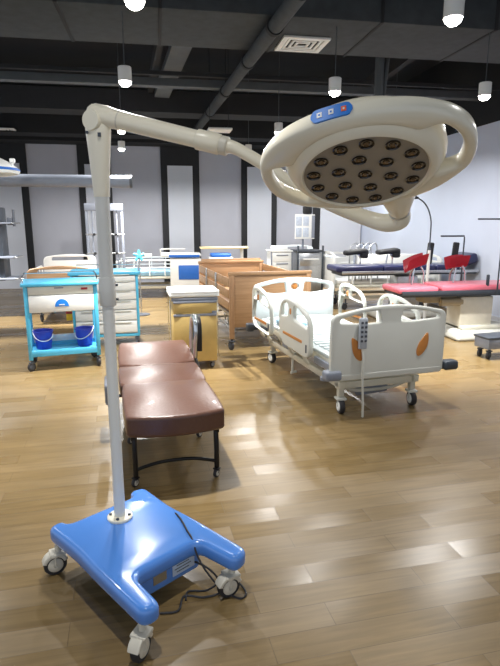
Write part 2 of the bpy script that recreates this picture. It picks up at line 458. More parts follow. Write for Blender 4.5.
# deck drops into a box between the legs
m.box((0, .065, .145), (.375, .50, .15), .022, 3)
m.build('base_cover', 'blue', SL, sharp=50)
for (x, y, yaw) in ((-.222, -.345, R(115)), (.225, -.34, R(75)), (-.222, .315, R(73)), (.225, .315, .4)):
    castor(SL, x, y, .165, .05, yaw, w=.032, hood=True)
# stickers on the front of the box
m = MB(); m.box((-.03, -.1865, .135), (.065, .003, .045), .001); m.build('maker_plate', 'tan', SL)
s = MB(); s.box((.09, -.1865, .138), (.115, .003, .07), .001); s = s.build('sticker', 'paper', SL)
for k in range(4):
    q = MB(); q.box((.085, -.1885, .16 - k * .014), (.085 - (k % 2) * .02, .002, .003)); q.build('printed_line', 'dgrey', s)
PX, PY = .02, .186
m = MB(); m.lathe([(0, .218), (.055, .218), (.057, .222), (.057, .232), (.053, .236), (.03, .237), (0, .237)], (PX, PY, 0)); fl = m.build('pole_flange', 'cream', SL)
for k in range(4):
    a = R(45 + 90 * k)
    q = MB(); q.cyl((PX + .043 * math.cos(a), PY + .043 * math.sin(a), .236), (PX + .043 * math.cos(a), PY + .043 * math.sin(a), .243), .007, seg=6); q.build('bolt', 'gunmetal', fl)
m = MB(); m.lathe([(0, .23), (.0245, .23), (.0245, 1.24), (0, 1.24)], (PX, PY, 0)); m.build('pole', 'polewhite', SL)
m = MB(); m.lathe([(0, 1.2), (.031, 1.2), (.034, 1.204), (.034, 1.300), (.031, 1.318), (.0285, 1.32), (.0285, 1.66), (0, 1.66)], (PX, PY, 0)); m.build('pole_collar', 'polewhite', SL)
for dz in (1.225, 1.285):
    m = MB(); a = R(-20); m.cyl((PX + .03 * math.cos(a), PY + .03 * math.sin(a), dz), (PX + .044 * math.cos(a), PY + .044 * math.sin(a), dz), .006, seg=10); m.build('set_screw', 'gunmetal', SL)
# everything above is placed in world space
W = dict(parent=SL, world=True)
px, py = -.2116, 2.2591
arm_dir = (Vector((.269, 2.034, 1.812)) - Vector((-.15, 2.30, 1.955))).normalized()
m = MB()
flat = Matrix.Rotation(math.atan2(arm_dir.y, arm_dir.x), 4, 'Z')
sec = [(1.64, .0315, .0315), (1.72, .037, .034), (1.80, .045, .036), (1.88, .053, .037), (1.925, .056, .037), (1.955, .050, .037), (1.975, .035, .036), (1.984, .012, .03)]
b = bmesh.new(); rings = []
for z, rx, ry in sec:
    rings.append([b.verts.new((rx * math.cos(2 * PI * k / 28), ry * math.sin(2 * PI * k / 28), z)) for k in range(28)])
for A, B in zip(rings, rings[1:]):
    for k in range(28): b.faces.new((A[k], A[(k + 1) % 28], B[(k + 1) % 28], B[k]))
b.faces.new(rings[0][::-1]); b.faces.new(rings[-1])
m.merge(b, Matrix.Translation((px, py, 0)) @ flat)
post = m.build('arm_post', 'cream', **W)
side = Vector((arm_dir.y, -arm_dir.x, 0)).normalized()
if side.y > 0: side = -side
pc = Vector((px, py, 1.925))
def sub(mb, name, mm, parent):
    o = mb.build(name, mm); o.parent = parent
    o.data.transform(ROOT[SL.name].inverted()); return o
m = MB(); m.cyl(pc + side * .03, pc + side * .046, .040, .037, seg=28); sub(m, 'pivot_cover', 'cream', post)
m = MB(); c2 = pc + side * .04 + Vector((0, 0, -.045)) - flat.to_3x3() @ Vector((.02, 0, 0)); m.cyl(c2, c2 + side * .006, .006, seg=10); sub(m, 'screw', 'gunmetal', post)
m = MB(); c2 = pc + side * .036 + Vector((0, 0, -.055)) + flat.to_3x3() @ Vector((.032, 0, 0)); m.box(c2, (.012, .012, .014)); sub(m, 'screw', 'gunmetal', post)
# spring arm
A0 = Vector((-.222, 2.262, 1.952)); A1 = Vector((.238, 2.052, 1.823))
AD = (A1 - A0).normalized()
m = MB(); m.tube([A0 - AD * .012, A0, A0 + AD * .05, A0 + AD * .13, A1 - AD * .13, A1 - AD * .06], [.024, .040, .041, .035, .032, .032], 20, sub=3); arm = m.build('spring_arm', 'cream', **W)
m = MB(); m.tube([A0 + AD * .108, A0 + AD * .114], .0362, 24); sub(m, 'seam_ring', 'castor', arm)
m = MB(); m.tube([A1 - AD * .09, A1 - AD * .085, A1 + AD * .0, A1 + AD * .006], [.032, .0375, .0375, .033], 24); m.build('arm_collar', 'cream', **W)
m = MB(); m.tube([A1 + AD * .004, A1 + AD * .008, A1 + AD * .032, A1 + AD * .036], [.030, .0345, .0345, .03], 24); m.build('arm_collar', 'castor', **W)
HC = Vector((.588, 1.486, 1.676))
HEAD = Matrix.Translation(HC) @ Matrix.Rotation(R(-13), 4, 'Z') @ Matrix.Rotation(R(-1.5), 4, 'Y') @ Matrix.Rotation(R(-27), 4, 'X')
# curved yoke that sweeps behind the head and comes up under its far side
Y = [A1 + AD * .02, A1 + AD * .07, (.405, 1.985, 1.742), (.525, 1.945, 1.660), (.643, 1.895, 1.598), (.745, 1.845, 1.556), (.797, 1.800, 1.540), (.830, 1.762, 1.552), (.818, 1.742, 1.582)]
m = MB(); m.tube(Y, [.026, .023, .0225, .023, .025, .028, .0315, .035, .0345], 18, sub=6); yk = m.build('yoke_arm', 'cream', **W)
J0 = Vector((.818, 1.742, 1.580)); J1 = HEAD @ Vector((.10, .06, .08))
JD = (J1 - J0).normalized()
m = MB(); m.cyl(J0 - JD * .004, J0 + JD * .006, .0365, seg=28); sub(m, 'joint_ring', 'steel', yk)
m = MB(); m.tube([J0 + JD * .006, J0 + JD * .05, J0 + JD * .10, J1], [.035, .046, .058, .06], 28); m.build('head_socket', 'cream', **W)
# lamp head: local z points to the back of the head, the lit face looks down
FR = .176
m = MB()
m.lathe([(FR - .004, .004), (FR + .002, -.003), (FR + .010, -.002), (FR + .022, .006), (FR + .036, .020), (FR + .047, .038), (FR + .050, .055), (FR + .048, .075), (FR + .035, .092), (FR, .108), (.12, .126), (.06, .134), (0, .136)], seg=72, mtx=HEAD)
head = m.build('lamp_head', 'cream', **W)
# outer ring, one with the dome front and back, open as a crescent grip at each end of its long axis
AX = R(-15)
def ring_r(a):
    a -= AX; n_ = 2.15
    return (abs(math.cos(a) / .300) ** n_ + abs(math.sin(a) / .238) ** n_) ** (-1 / n_)
def hole_f(a):
    d = min(abs((a - q + PI) % (2 * PI) - PI) for q in (R(-24), R(156)))
    t = max(0, min(1, (R(36) - d) / R(12))); return t * t * (3 - 2 * t)
b = bmesh.new(); NR = 144; rings = []
prof = []
for k in range(20):
    u = 2 * PI * k / 20; e = 3.0; cu, su = math.cos(u), math.sin(u)
    q = (abs(cu) ** e + abs(su) ** e) ** (-1 / e); prof.append((q * cu, q * su))
for i in range(NR):
    a = 2 * PI * i / NR; ca, sa = math.cos(a), math.sin(a)
    h = hole_f(a); Ro = ring_r(a); Ri = .197 * (1 - h) + (Ro - .036) * h
    ring = []
    for (pu, pv) in prof:
        f = (pu + 1) / 2; rr = Ri + (Ro - Ri) * f
        zb = (.006 * (1 - h) + .018 * h) * (1 - f) + .020 * f
        zt = .062 * (1 - f) + .072 * f
        g = (pv + 1) / 2
        ring.append(b.verts.new((rr * ca, rr * sa, zb + (zt - zb) * g)))
    rings.append(ring)
for i in range(NR):
    A, B = rings[i], rings[(i + 1) % NR]
    for k in range(20): b.faces.new((A[k], A[(k + 1) % 20], B[(k + 1) % 20], B[k]))
bmesh.ops.recalc_face_normals(b, faces=b.faces)
m = MB(); m.merge(b, HEAD); m.build('grip_ring', 'cream', **W)
m = MB(); m.lathe([(0, .002), (FR - .003, .002), (FR - .003, .010), (0, .010)], seg=72, mtx=HEAD); m.build('face_plate', 'greyface', **W)
lens_xy = []
for k in range(13):
    a = R(97) + 2 * PI * k / 13; lens_xy.append((.145 * math.cos(a), .145 * math.sin(a)))
for k in range(6):
    a = R(70) + 2 * PI * k / 6; lens_xy.append((.076 * math.cos(a), .076 * math.sin(a)))
lens_xy.append((0, 0))
for (lx, ly) in lens_xy:
    LM = HEAD @ Matrix.Translation((lx, ly, 0))
    m = MB(); m.lathe([(.0195, .002), (.0202, -.002), (.0182, -.003), (.0165, .0015), (.010, .0025), (0, .0025)], seg=24, mtx=LM); ln = m.build('lens', 'lensdark', **W)
    m = MB(); m.lathe([(.0100, .002), (.0092, -.001), (.006, .001), (.0035, -.002), (0, -.003)], seg=16, mtx=LM); sub(m, 'reflector', 'amber', ln)
# control panel on the near edge
def rim(ang, z, out=0.0):
    ca, sa = math.cos(ang), math.sin(ang); Ro = ring_r(ang) + out
    return Vector((Ro * ca, Ro * sa, z))
def rim_strip(a0, a1, z0, z1, out, th, n=14, rnd=.35):
    b = bmesh.new(); F_, B_ = [], []
    for i in range(n + 1):
        t = i / n; a = a0 + (a1 - a0) * t
        e = min(1, min(t, 1 - t) / rnd * 2.2) if rnd else 1
        e = math.sqrt(max(0, 1 - (1 - e) ** 2)) if rnd else 1
        e = max(e, .25)
        zc_, hz = (z0 + z1) / 2, (z1 - z0) / 2 * e
        F_.append((b.verts.new(rim(a, zc_ - hz, out)), b.verts.new(rim(a, zc_ + hz, out))))
        B_.append((b.verts.new(rim(a, zc_ - hz, out - th)), b.verts.new(rim(a, zc_ + hz, out - th))))
    for i in range(n):
        b.faces.new((F_[i][0], F_[i + 1][0], F_[i + 1][1], F_[i][1]))
        b.faces.new((B_[i][1], B_[i + 1][1], B_[i + 1][0], B_[i][0]))
        b.faces.new((F_[i][1], F_[i + 1][1], B_[i + 1][1], B_[i][1]))
        b.faces.new((B_[i][0], B_[i + 1][0], F_[i + 1][0], F_[i][0]))
    for i in (0, n): b.faces.new((F_[i][0], F_[i][1], B_[i][1], B_[i][0]))
    bmesh.ops.recalc_face_normals(b, faces=b.faces)
    mb = MB(); mb.merge(b, HEAD); return mb
ca0, ca1 = R(230), R(255)
cp = rim_strip(ca0, ca1, .028, .064, .0030, .018, rnd=.3).build('control_panel', 'ctrlblue', **W)
for t_, mm in ((.22, 'white'), (.5, 'white'), (.8, 'orange')):
    a = ca0 + (ca1 - ca0) * t_
    sub(rim_strip(a - R(1.5), a + R(1.5), .039, .053, .0042, .004, 3, 0), 'button', mm, cp)
    sub(rim_strip(a - R(.55), a + R(.55), .0435, .0485, .0049, .002, 3, 0), 'icon', 'ctrlblue' if mm == 'white' else 'white', cp)
# mains cable hanging off the back corner of the base to the floor
def cab(pts, r=.0042): return MB().tube(pts, r, 8, sub=6)
m = cab([(.225, .055, .215), (.212, .01, .228), (.195, -.045, .229), (.165, -.12, .229), (.145, -.18, .222), (.135, -.225, .17), (.150, -.28, .10), (.19, -.33, .03), (.225, -.385, .006), (.262, -.385, .006), (.285, -.34, .006), (.275, -.29, .02), (.235, -.295, .012), (.18, -.30, .006), (.12, -.27, .006), (.07, -.21, .006), (.0, -.26, .006), (-.06, -.22, .006)])
m.build('power_cable', 'rubber', SL)
m = cab([(.14, -.12, .10), (.155, -.20, .115), (.175, -.26, .10), (.195, -.285, .05), (.16, -.25, .006), (.10, -.20, .006), (.06, -.235, .006)])
m.build('power_cable', 'rubber', SL)

# ------------------------------------------------------------------ brown reclining couch
RC = thing('recliner_couch', 'brown vinyl reclining couch laid flat in three cushions on black castored legs', 'couch', (.0, 3.80, 0), R(5))
def cushion(y0, y1, w0, w1, z0, z1, z2=None, name='cushion'):
    z2 = z1 if z2 is None else z2
    b = bmesh.new(); bmesh.ops.create_cube(b, size=1)
    for v in b.verts:
        f = v.co.y + .5; w = w0 + (w1 - w0) * f; zt = z1 + (z2 - z1) * f
        v.co = Vector((v.co.x * w, y0 + (y1 - y0) * f, zt if v.co.z > 0 else zt - (z1 - z0)))
    bmesh.ops.subdivide_edges(b, edges=b.edges[:], cuts=5, use_grid_fill=True)
    for v in b.verts:      # softly crowned upholstery
        fx = 1 - min(1, abs(v.co.x) / (max(w0, w1) / 2)) ** 2; fy = 1 - abs((v.co.y - y0) / (y1 - y0) * 2 - 1) ** 3
        if v.co.z > (z0 + z1) / 2: v.co.z += .03 * fx * fy
        if abs(v.co.y - y0) < 1e-4: v.co.y -= .05 * fx
        v.co.x *= 1 + .035 * fy
    edges = [e for e in b.edges if len(e.link_faces) == 2 and e.calc_face_angle(0) > .9]
    bmesh.ops.bevel(b, geom=edges, offset=.045, segments=4, profile=.5, affect='EDGES', clamp_overlap=True)
    mb = MB(); mb.merge(b); return mb.build(name, 'brown', RC, sharp=60)
cushion(-.86, -.16, .575, .575, .325, .455, .44, 'footrest')
cushion(-.15, .34, .60, .60, .33, .43, .43, 'seat')
cushion(.35, .87, .60, .56, .34, .44, .50, 'backrest')
m = MB()
for sx in (-1, 1): m.box((sx * .25, .0, .30), (.03, 1.6, .04), .006)
for y in (-.70, 0, .72): m.box((0, y, .30), (.5, .03, .03), .005)
m.build('frame', 'blackmetal', RC)
for (x, y, l) in ((-.245, -.80, 'f'), (.245, -.80, 'f'), (-.245, -.16, 'm'), (.245, -.16, 'm'), (-.24, .68, 'r'), (.24, .68, 'r')):
    m = MB(); m.tube([(x, y + .02, .31), (x, y, .20), (x, y - .005, .06)], .016, 12, sub=3); m.build('leg', 'blackmetal', RC)
    castor(RC, x, y - .012, .07, .027, 2.4, body='blackmetal', w=.02, hub='castor')
m = MB(); m.tube([(-.245, -.805, .10), (-.12, -.815, .135), (0, -.82, .145), (.12, -.815, .135), (.245, -.805, .10)], .011, 10, sub=4); m.build('cross_bar', 'blackmetal', RC)
m = MB()
loop = [(.31, .42, .40), (.32, .40, .66), (.32, .44, .76), (.32, .53, .77), (.32, .61, .71), (.31, .62, .42)]
m.tube(loop, .019, 10, sub=5); m.build('armrest_frame', 'chrome', RC)
m = MB(); m.tube([(.35, .405, .50), (.35, .405, .67), (.35, .445, .75), (.35, .53, .76), (.35, .60, .70), (.35, .615, .55)], .021, 10, sub=5); m.build('armrest_pad', 'blackmetal', RC)
m = MB(); m.tube([(.28, .30, .33), (.33, .34, .36), (.315, .41, .44)], .012, 8, sub=3); m.build('armrest_hinge', 'blackmetal', RC)
m = MB(); m.box((-.385, -.02, .36), (.05, .26, .16), .024, 4); m.build('armrest_pad', 'grey', RC)
m = MB(); m.tube([(-.27, -.02, .31), (-.34, -.02, .31), (-.375, -.02, .33)], .012, 8, sub=3); m.build('armrest_hinge', 'blackmetal', RC)

# ------------------------------------------------------------------ blue and white treatment trolley
TR = thing('treatment_trolley', 'cyan and white two-tier treatment trolley at left with a wide top drawer', 'trolley', (-1.035, 5.91, 0), R(10))
tw, td = .72, .45
for sx in (-1, 1):
    for sy in (-1, 1):
        m = MB(); m.box((sx * (tw / 2 - .02), sy * (td / 2 - .02), .505), (.042, .042, .77), .008); m.build('post', 'cyan', TR)
        castor(TR, sx * (tw / 2 - .03), sy * (td / 2 - .04), .13, .045, .6 * sx + (2.8 if sy < 0 else .3), body='dgrey', w=.026)
m = MB(); m.panel([rrect(tw + .05, td + .05, .03)], .035, .008, Matrix.Translation((0, 0, .905))); m.box((0, 0, .89), (tw, td, .02)); m.build('top', 'cyan', TR)
m = MB(); m.box((0, 0, .755), (tw - .07, td - .03, .25), .006); m.build('drawer_box', 'white', TR)
m = MB(); m.box((0, -td / 2 - .002, .842), (tw - .085, .012, .085), .003); d1 = m.build('drawer_rail', 'offwhite', TR)
q = MB(); q.box((.23, -td / 2 - .010, .852), (.065, .004, .022), .001); q.build('red_label', 'redtag', d1)
q = MB(); q.box((-.02, -td / 2 - .010, .868), (.09, .004, .012), .001); q.build('clip', 'grey', d1)
m = MB(); m.box((0, -td / 2 - .004, .705), (tw - .085, .018, .17), .006); d2 = m.build('drawer', 'white', TR)
q = MB(); q.panel([[(-.068, 0), (.068, 0)] + [(.068 * math.cos(R(a)), .078 * math.sin(R(a))) for a in range(12, 180, 12)]], .006, .001, stand(0, -td / 2 - .0145, .675)); q.build('handle_emblem', 'ctrlblue', d2)
q = MB(); q.box((0, -td / 2 - .018, .694), (.055, .003, .01)); q.build('emblem_mark', 'white', d2)
m = MB(); m.box((0, 0, .165), (tw, td, .025), .006)
for sy in (-1, 1): m.box((0, sy * (td / 2 - .006), .19), (tw, .012, .06), .004)
for sx in (-1, 1): m.box((sx * (tw / 2 - .006), 0, .19), (.012, td, .06), .004)
m.build('lower_tray', 'cyan', TR)
m = MB(); m.box((0, td / 2 - .022, .26), (tw - .085, .008, .075), .003); m.build('tray_guard', 'white', TR)
m = MB()
m.tube([(-tw / 2, -td / 2 + .02, .915), (-tw / 2, -td / 2 + .03, .965), (-tw / 2, -td / 2 + .09, .985), (-tw / 2, td / 2 - .06, .985), (-tw / 2 + .06, td / 2, .985), (tw / 2 - .06, td / 2, .985), (tw / 2, td / 2 - .06, .985), (tw / 2, -td / 2 + .09, .985), (tw / 2, -td / 2 + .03, .965), (tw / 2, -td / 2 + .02, .915)], .007, 8, sub=4)
m.build('guard_rail', 'chrome', TR)
def bucket(name, label, loc, tilt):
    t = thing(name, label, 'bucket', loc, 0, 'blue pails on the trolley')
    m = MB(); m.lathe([(0, 0), (.074, 0), (.078, .004), (.098, .185), (.106, .187), (.106, .20), (.096, .20), (.093, .185), (.072, .01), (0, .01)], seg=32); m.build('pail', 'bucket', t)
    pts = [(.102 * math.cos(R(a)), -.108 * abs(math.sin(R(a))) , .18 - .08 * math.sin(R(a))) for a in range(0, 181, 15)]
    m = MB(); m.tube([(p[0], p[1], p[2] + p[0] * tilt) for p in pts], .005, 8, sub=2); m.build('bail_handle', 'white', t)
    return t
Mtr = ROOT[TR.name]
bucket('bucket', 'blue plastic pail at the left end of the trolley lower tray', Mtr @ Vector((-.215, .075, .178)), -.25)
bucket('bucket', 'blue plastic pail at the right end of the trolley lower tray', Mtr @ Vector((.215, .075, .178)), .35)

# ------------------------------------------------------------------ drawer cart behind the pole
DC = thing('medicine_cart', 'white drawer cart with cyan frame standing behind the lamp pole', 'cart', (-.66, 6.92, 0), R(2))
w, d, h = .80, .48, .95
m = MB(); m.box((0, 0, .53), (w - .03, d - .02, .76), .006); m.build('body', 'white', DC)
for sx in (-1, 1):
    for sy in (-1, 1):
        m = MB(); m.box((sx * (w / 2 - .015), sy * (d / 2 - .012), .53), (.032, .032, .80), .008); m.build('corner_post', 'cyan', DC)
        castor(DC, sx * (w / 2 - .04), sy * (d / 2 - .05), .14, .045, .7 * sx + 2.7, body='grey', w=.026)
m = MB(); m.box((0, 0, .135), (w, d, .04), .008); m.build('bottom_frame', 'cyan', DC)
m = MB(); m.panel([rrect(w + .06, d + .05, .03)], .045, .012, Matrix.Translation((0, 0, .945))); m.build('top', 'cyan', DC)
zs = [.17, .33, .475, .60, .725, .845]
hs = [.15, .135, .115, .115, .11, .07]
for z, hh in zip(zs, hs):
    m = MB(); m.box((0, -d / 2 - .006, z + hh / 2), (w - .07, .02, hh - .008), .005); dr = m.build('drawer', 'white', DC)
    q = MB(); q.box((0, -d / 2 - .022, z + hh - .022), (w - .2, .014, .012), .004); q.build('pull', 'offwhite', dr)
m = MB(); m.tube([(w / 2 + .01, -.2, .955), (w / 2 + .01, -.2, 1.01), (w / 2 + .01, .2, 1.01), (w / 2 + .01, .2, .955)], .007, 8); m.build('side_rail', 'chrome', DC)
m = MB(); m.tube([(-w / 2 + .03, d / 2, .955), (-w / 2 + .03, d / 2, 1.02), (w / 2 - .03, d / 2, 1.02), (w / 2 - .03, d / 2, .955)], .007, 8); m.build('back_rail', 'chrome', DC)
for ch in DC.children:
    for v in ch.data.vertices:
        if v.co.z > .3: v.co.z = .3 + (v.co.z - .3) * .945
SB = thing('sharps_box', 'small yellow sharps box with a red band hung on the white drawer cart', 'box', (-1.115, 6.86, .32), R(2))
m = MB(); m.box((0, 0, .065), (.075, .13, .13), .008, taper=(.92, .92)); m.build('container', 'yellow', SB)
m = MB(); m.box((0, 0, .137), (.074, .126, .016), .005); m.build('lid', 'yellow', SB)
m = MB(); m.box((0, 0, .10), (.076, .131, .03), .004); m.build('band', 'redtag', SB)
CL = thing('clamp_stand', 'slim stand with small cyan star-shaped knob behind the drawer cart', 'stand', (-.30, 8.9, 0))
m = MB(); m.lathe([(0, 0), (.14, 0), (.14, .015), (.02, .03), (0, .03)], seg=24); m.build('base', 'dgrey', CL)
m = MB(); m.cyl((0, 0, .03), (0, 0, .97), .012, seg=10); m.build('pole', 'steel', CL)
m = MB()
for k in range(5):
    a = 2 * PI * k / 5 + .3
    m.cyl((0, -.012, .98), (.095 * math.cos(a), -.012, .98 + .095 * math.sin(a)), .03, .02, seg=10)
m.cyl((0, -.035, .98), (0, .02, .98), .035, seg=14); m.build('star_knob', 'cyan', CL)
m = MB(); m.box((.14, 0, .985), (.13, .03, .05), .008); m.build('bracket', 'white', CL)

# ------------------------------------------------------------------ bedside cabinet
BC = thing('bedside_cabinet', 'yellow laminate bedside cabinet with white top beside the brown couch', 'cabinet', (.350, 5.66, 0), R(3))
w, d = .46, .42
m = MB(); m.box((0, 0, .41), (w, d, .66), .008); m.build('body', 'yellowwood', BC)
m = MB(); m.panel([rrect(w + .06, d + .06, .04)], .045, .014, Matrix.Translation((0, 0, .795)))
m.panel([rrect(w + .06, d + .06, .04), rrect(w - .0, d - .0, .03)], .03, .006, Matrix.Translation((0, 0, .82))); m.build('top_tray', 'white', BC)
m = MB(); m.box((0, -d / 2 - .006, .75), (w + .02, .025, .035), .006); m.build('pull_board', 'grey', BC)
m = MB(); m.box((0, -d / 2 - .008, .665), (w - .01, .02, .12), .005); dr = m.build('drawer', 'yellowwood', BC)
q = MB(); q.box((0, -d / 2 - .022, .722), (w - .01, .022, .026), .008); q.build('handle', 'grey', dr)
m = MB(); m.box((0, -d / 2 - .008, .34), (w - .01, .02, .50), .005); dr = m.build('door', 'yellowwood', BC)
q = MB(); q.box((0, -d / 2 - .022, .585), (w - .01, .022, .028), .008); q.build('handle', 'grey', dr)
q = MB(); q.box((w / 2 - .03, -d / 2 - .020, .60), (.05, .012, .05), .006); q.build('towel_clip', 'grey', dr)
for sx in (-1, 1):
    m = MB(); m.tube([(sx * (w / 2 + .018), -.15, .74), (sx * (w / 2 + .018), -.17, .12), (sx * (w / 2 + .018), .17, .12), (sx * (w / 2 + .018), .15, .74)], .006, 8); m.build('towel_rail', 'chrome', BC)
    for sy in (-1, 1): castor(BC, sx * (w / 2 - .04), sy * (d / 2 - .05), .10, .032, 2.2 * sx, body='grey', w=.02)

# ------------------------------------------------------------------ white electric hospital bed (right of centre)
HB = thing('hospital_bed', 'white electric hospital bed whose foot end has two orange leaf marks', 'hospital bed', (1.655, 4.79, 0), R(7.7))
FY, HY = -1.02, 1.04
FX = -.045           # the foot board sits a little off the castor line           # foot and head panels
def arch(w, h, z0, rise, r, n=14):
    """outline of an end board: flat bottom corners rounded, bowed top"""
    o = []
    for k in range(5):
        a = R(180 + 90 * k / 4); o.append((-w / 2 + r + r * math.cos(a), z0 + r + r * math.sin(a)))
    for k in range(5):
        a = R(270 + 90 * k / 4); o.append((w / 2 - r + r * math.cos(a), z0 + r + r * math.sin(a)))
    zt = z0 + h; R2 = r * 1.6
    def top(x): return zt + rise * (1 - (2 * x / w) ** 2)
    for k in range(5):
        a = R(0 + 75 * k / 4); o.append((w / 2 - R2 + R2 * math.cos(a), top(w / 2 - R2) - R2 + R2 * math.sin(a) + .0))
    for k in range(n):
        x = w / 2 - R2 - (w - 2 * R2) * (k + .5) / n; o.append((x, top(x)))
    for k in range(5):
        a = R(105 + 75 * k / 4); o.append((-w / 2 + R2 + R2 * math.cos(a), top(w / 2 - R2) - R2 + R2 * math.sin(a)))
    return o
def slot(xa, xb, zb, ta, tb, side):
    """grip opening between the bowed top rail and the board; `side` = end that narrows into the emblem"""
    n = 8; up, lo = [], []
    for k in range(n + 1):
        x = xa + (xb - xa) * k / n
        up.append((x, ta + (tb - ta) * math.sin(PI / 2 * (k / n if side > 0 else 1 - k / n))))
        lo.append((x, zb))
    return roundpoly(lo + up[::-1], .02, 3)
def slot2(sgn, xin, xout, zl_in, zl_out, zh_in, zh_out):
    pts = [(sgn * xin, zl_in), (sgn * (xin + .35 * (xout - xin)), zl_in - .005), (sgn * xout, zl_out), (sgn * (xout - .005), zh_out), (sgn * (xin + .5 * (xout - xin)), (zh_in + zh_out) / 2 + .012), (sgn * (xin + .02), zh_in)]
    if sgn < 0: pts = pts[::-1]
    return roundpoly(pts, .022, 4)
# foot board
fo = arch(1.0, .50, .345, .07, .04)
m = MB(); m.panel([fo, slot2(1, .085, .435, .785, .795, .880, .826), slot2(-1, .085, .435, .785, .795, .880, .826)], .045, .012, stand(FX, FY, 0), 3); fb = m.build('foot_board', 'offwhite', HB)
for sgn in (-1, 1):
    leaf = [(0, .105), (.035, .05), (.045, -.01), (.028, -.07), (0, -.095), (-.03, -.06), (-.035, 0), (-.02, .06)]
    rot = Matrix.Rotation(R(-24 * sgn), 2)
    lp = [tuple(rot @ Vector(p)) for p in leaf]
    q = MB(); q.panel([smooth2([(sgn * .29 + x, .585 + z) for x, z in lp], 4)], .006, .001, stand(FX, FY - .0245, 0)); q.build('leaf_mark', 'ochre', fb)
q = MB(); q.panel([roundpoly([(-.46, .352), (.46, .352), (.475, .395), (-.475, .395)], .015)], .004, .001, stand(FX, FY - .0235, 0)); q.build('lower_band', 'offwhite', fb)
m = MB(); m.box((FX + -.255, FY - .045, .715), (.07, .03, .24), .012, 3); hc = m.build('hand_control', 'lgrey', HB)
for r_ in range(5):
    for c_ in (-1, 1):
        q = MB(); q.box((FX - .255 + c_ * .016, FY - .0615, .80 - r_ * .035), (.02, .005, .018), .002); q.build('button', 'dgrey', hc)
m = MB(); m.tube([(FX + -.255, FY - .045, .60), (FX + -.25, FY - .06, .50), (FX + -.25, FY - .06, .35), (FX + -.235, FY - .055, .16), (FX + -.23, FY - .05, .05)], .009, 8, sub=4)
m.build('control_cable', 'offwhite', HB)
# head board
ho = arch(.98, .50, .34, .075, .04)
def em_ring(cx, cz, r, n=18): return [(cx + r * 1.25 * math.cos(2 * PI * k / n), cz + r * math.sin(2 * PI * k / n)) for k in range(n)]
m = MB(); m.panel([ho, slot2(1, .10, .435, .745, .765, .865, .815), slot2(-1, .10, .435, .745, .765, .865, .815), em_ring(0, .815, .038)], .04, .011, stand(0, HY, 0), 3); hb = m.build('head_board', 'paleblue', HB)
q = MB(); q.panel([smooth2([(0, .03), (.028, 0), (0, -.03), (-.028, 0)], 4)], .03, .004, stand(0, HY, .815)); q.build('emblem', 'ochre', hb)
# four split side rails
def side_rail(x, ya, yb, flip):
    """ya = end nearer the foot, yb = end nearer the head"""
    L = yb - ya
    if not flip:   # foot section: tall at the head end, sloping to the foot
        o = [(0, .46), (.06, .41), (L - .10, .42), (L - .01, .52), (L, .70), (L - .05, .81), (L - .18, .86), (.30, .845), (.06, .775), (0, .68)]
        hl = [(L - .055, .68), (L - .07, .785), (L - .19, .83), (L - .245, .79), (L - .225, .70)]
        h2 = [(.05, .66), (.06, .735), (.24, .80), (L - .37, .815), (L - .345, .755), (L - .36, .69)]
    else:
        o = [(0, .45), (.05, .40), (L - .08, .42), (L, .50), (L, .80), (L - .05, .85), (L - .20, .865), (.10, .80), (.02, .72), (0, .60)]
        hl = [(L - .05, .73), (L - .06, .80), (L - .12, .825), (L - .175, .79), (L - .165, .73)]
        h2 = [(.06, .70), (.08, .745), (.20, .80), (L - .27, .815), (L - .255, .77), (L - .265, .72)]
    M = Matrix.Translation((x, ya, 0)) @ Matrix.Rotation(R(90), 4, 'Z') @ UP
    m = MB(); m.panel([roundpoly(o, .07, 5), roundpoly(hl, .025, 3), roundpoly(h2, .025, 3)], .042, .012, M, 3); r_ = m.build('side_rail', 'offwhite', HB)
    s = 1 if x > 0 else -1
    ez = .755; ey = ya + (L - .31 if not flip else L - .225)
    q = MB(); q.lathe([(.0, -.024), (.018, -.024), (.02, -.02), (.02, .02), (.018, .024), (0, .024)], (x, ey + .01, ez), mtx=Matrix.Rotation(R(90), 4, 'Y'), seg=16, sx=1.5); q.build('emblem', 'ochre', r_)
    q = MB(); q.box((x + s * .021, ya + L * .52, .535 if not flip else .52), (.006, L * .62, .026), .002); q.build('ochre_strip', 'ochre', r_)
    q = MB(); q.box((x + s * .021, ya + .06, .495), (.01, .022, .07), .004); q.build('release_button', 'dgrey', r_)
    for yy in (ya + .18, ya + L - .2):
        q = MB(); q.tube([(x - s * .01, yy, .42), (x - s * .03, yy, .36), (x - s * .06, yy, .33)], .016, 8); q.build('rail_arm', 'beigesteel', r_)
for x in (-.52, .52):
    side_rail(x, -.62, .10, False)
    side_rail(x, .33, .93, True)
# lying surface of ribbed white panels
for (ya, yb, zt, tilt) in ((-.93, -.42, .485, 0), (-.41, -.06, .485, 0), (-.05, .20, .485, 0), (.21, .95, .485, 0)):
    m = MB(); m.box((0, (ya + yb) / 2, zt - .02), (.86, yb - ya, .03), .01); pn = m.build('mattress_panel', 'paleblue', HB)
    n = int((yb - ya) / .075)
    for k in range(n):
        q = MB(); q.box((0, ya + (k + .5) * (yb - ya) / n, zt), (.74, (yb - ya) / n * .62, .018), .006); q.build('rib', 'paleblue', pn)
m = MB(); m.box((-.26, .47, .515), (.24, .30, .05), .022, 3); m.build('edge_pad', 'lightblue', HB)
m = MB()
for sx in (-1, 1): m.box((sx * .41, 0, .42), (.05, 1.92, .06), .008)
for y in (-.9, -.3, .3, .9): m.box((0, y, .42), (.8, .05, .05), .008)
m.build('upper_frame', 'beigesteel', HB)
m = MB()
for sx in (-1, 1): m.box((sx * .345, 0, .245), (.05, 1.72, .06), .008)
for y in (-.80, .80): m.box((0, y, .235), (.74, .06, .06), .008)
m.build('base_frame', 'beigesteel', HB)
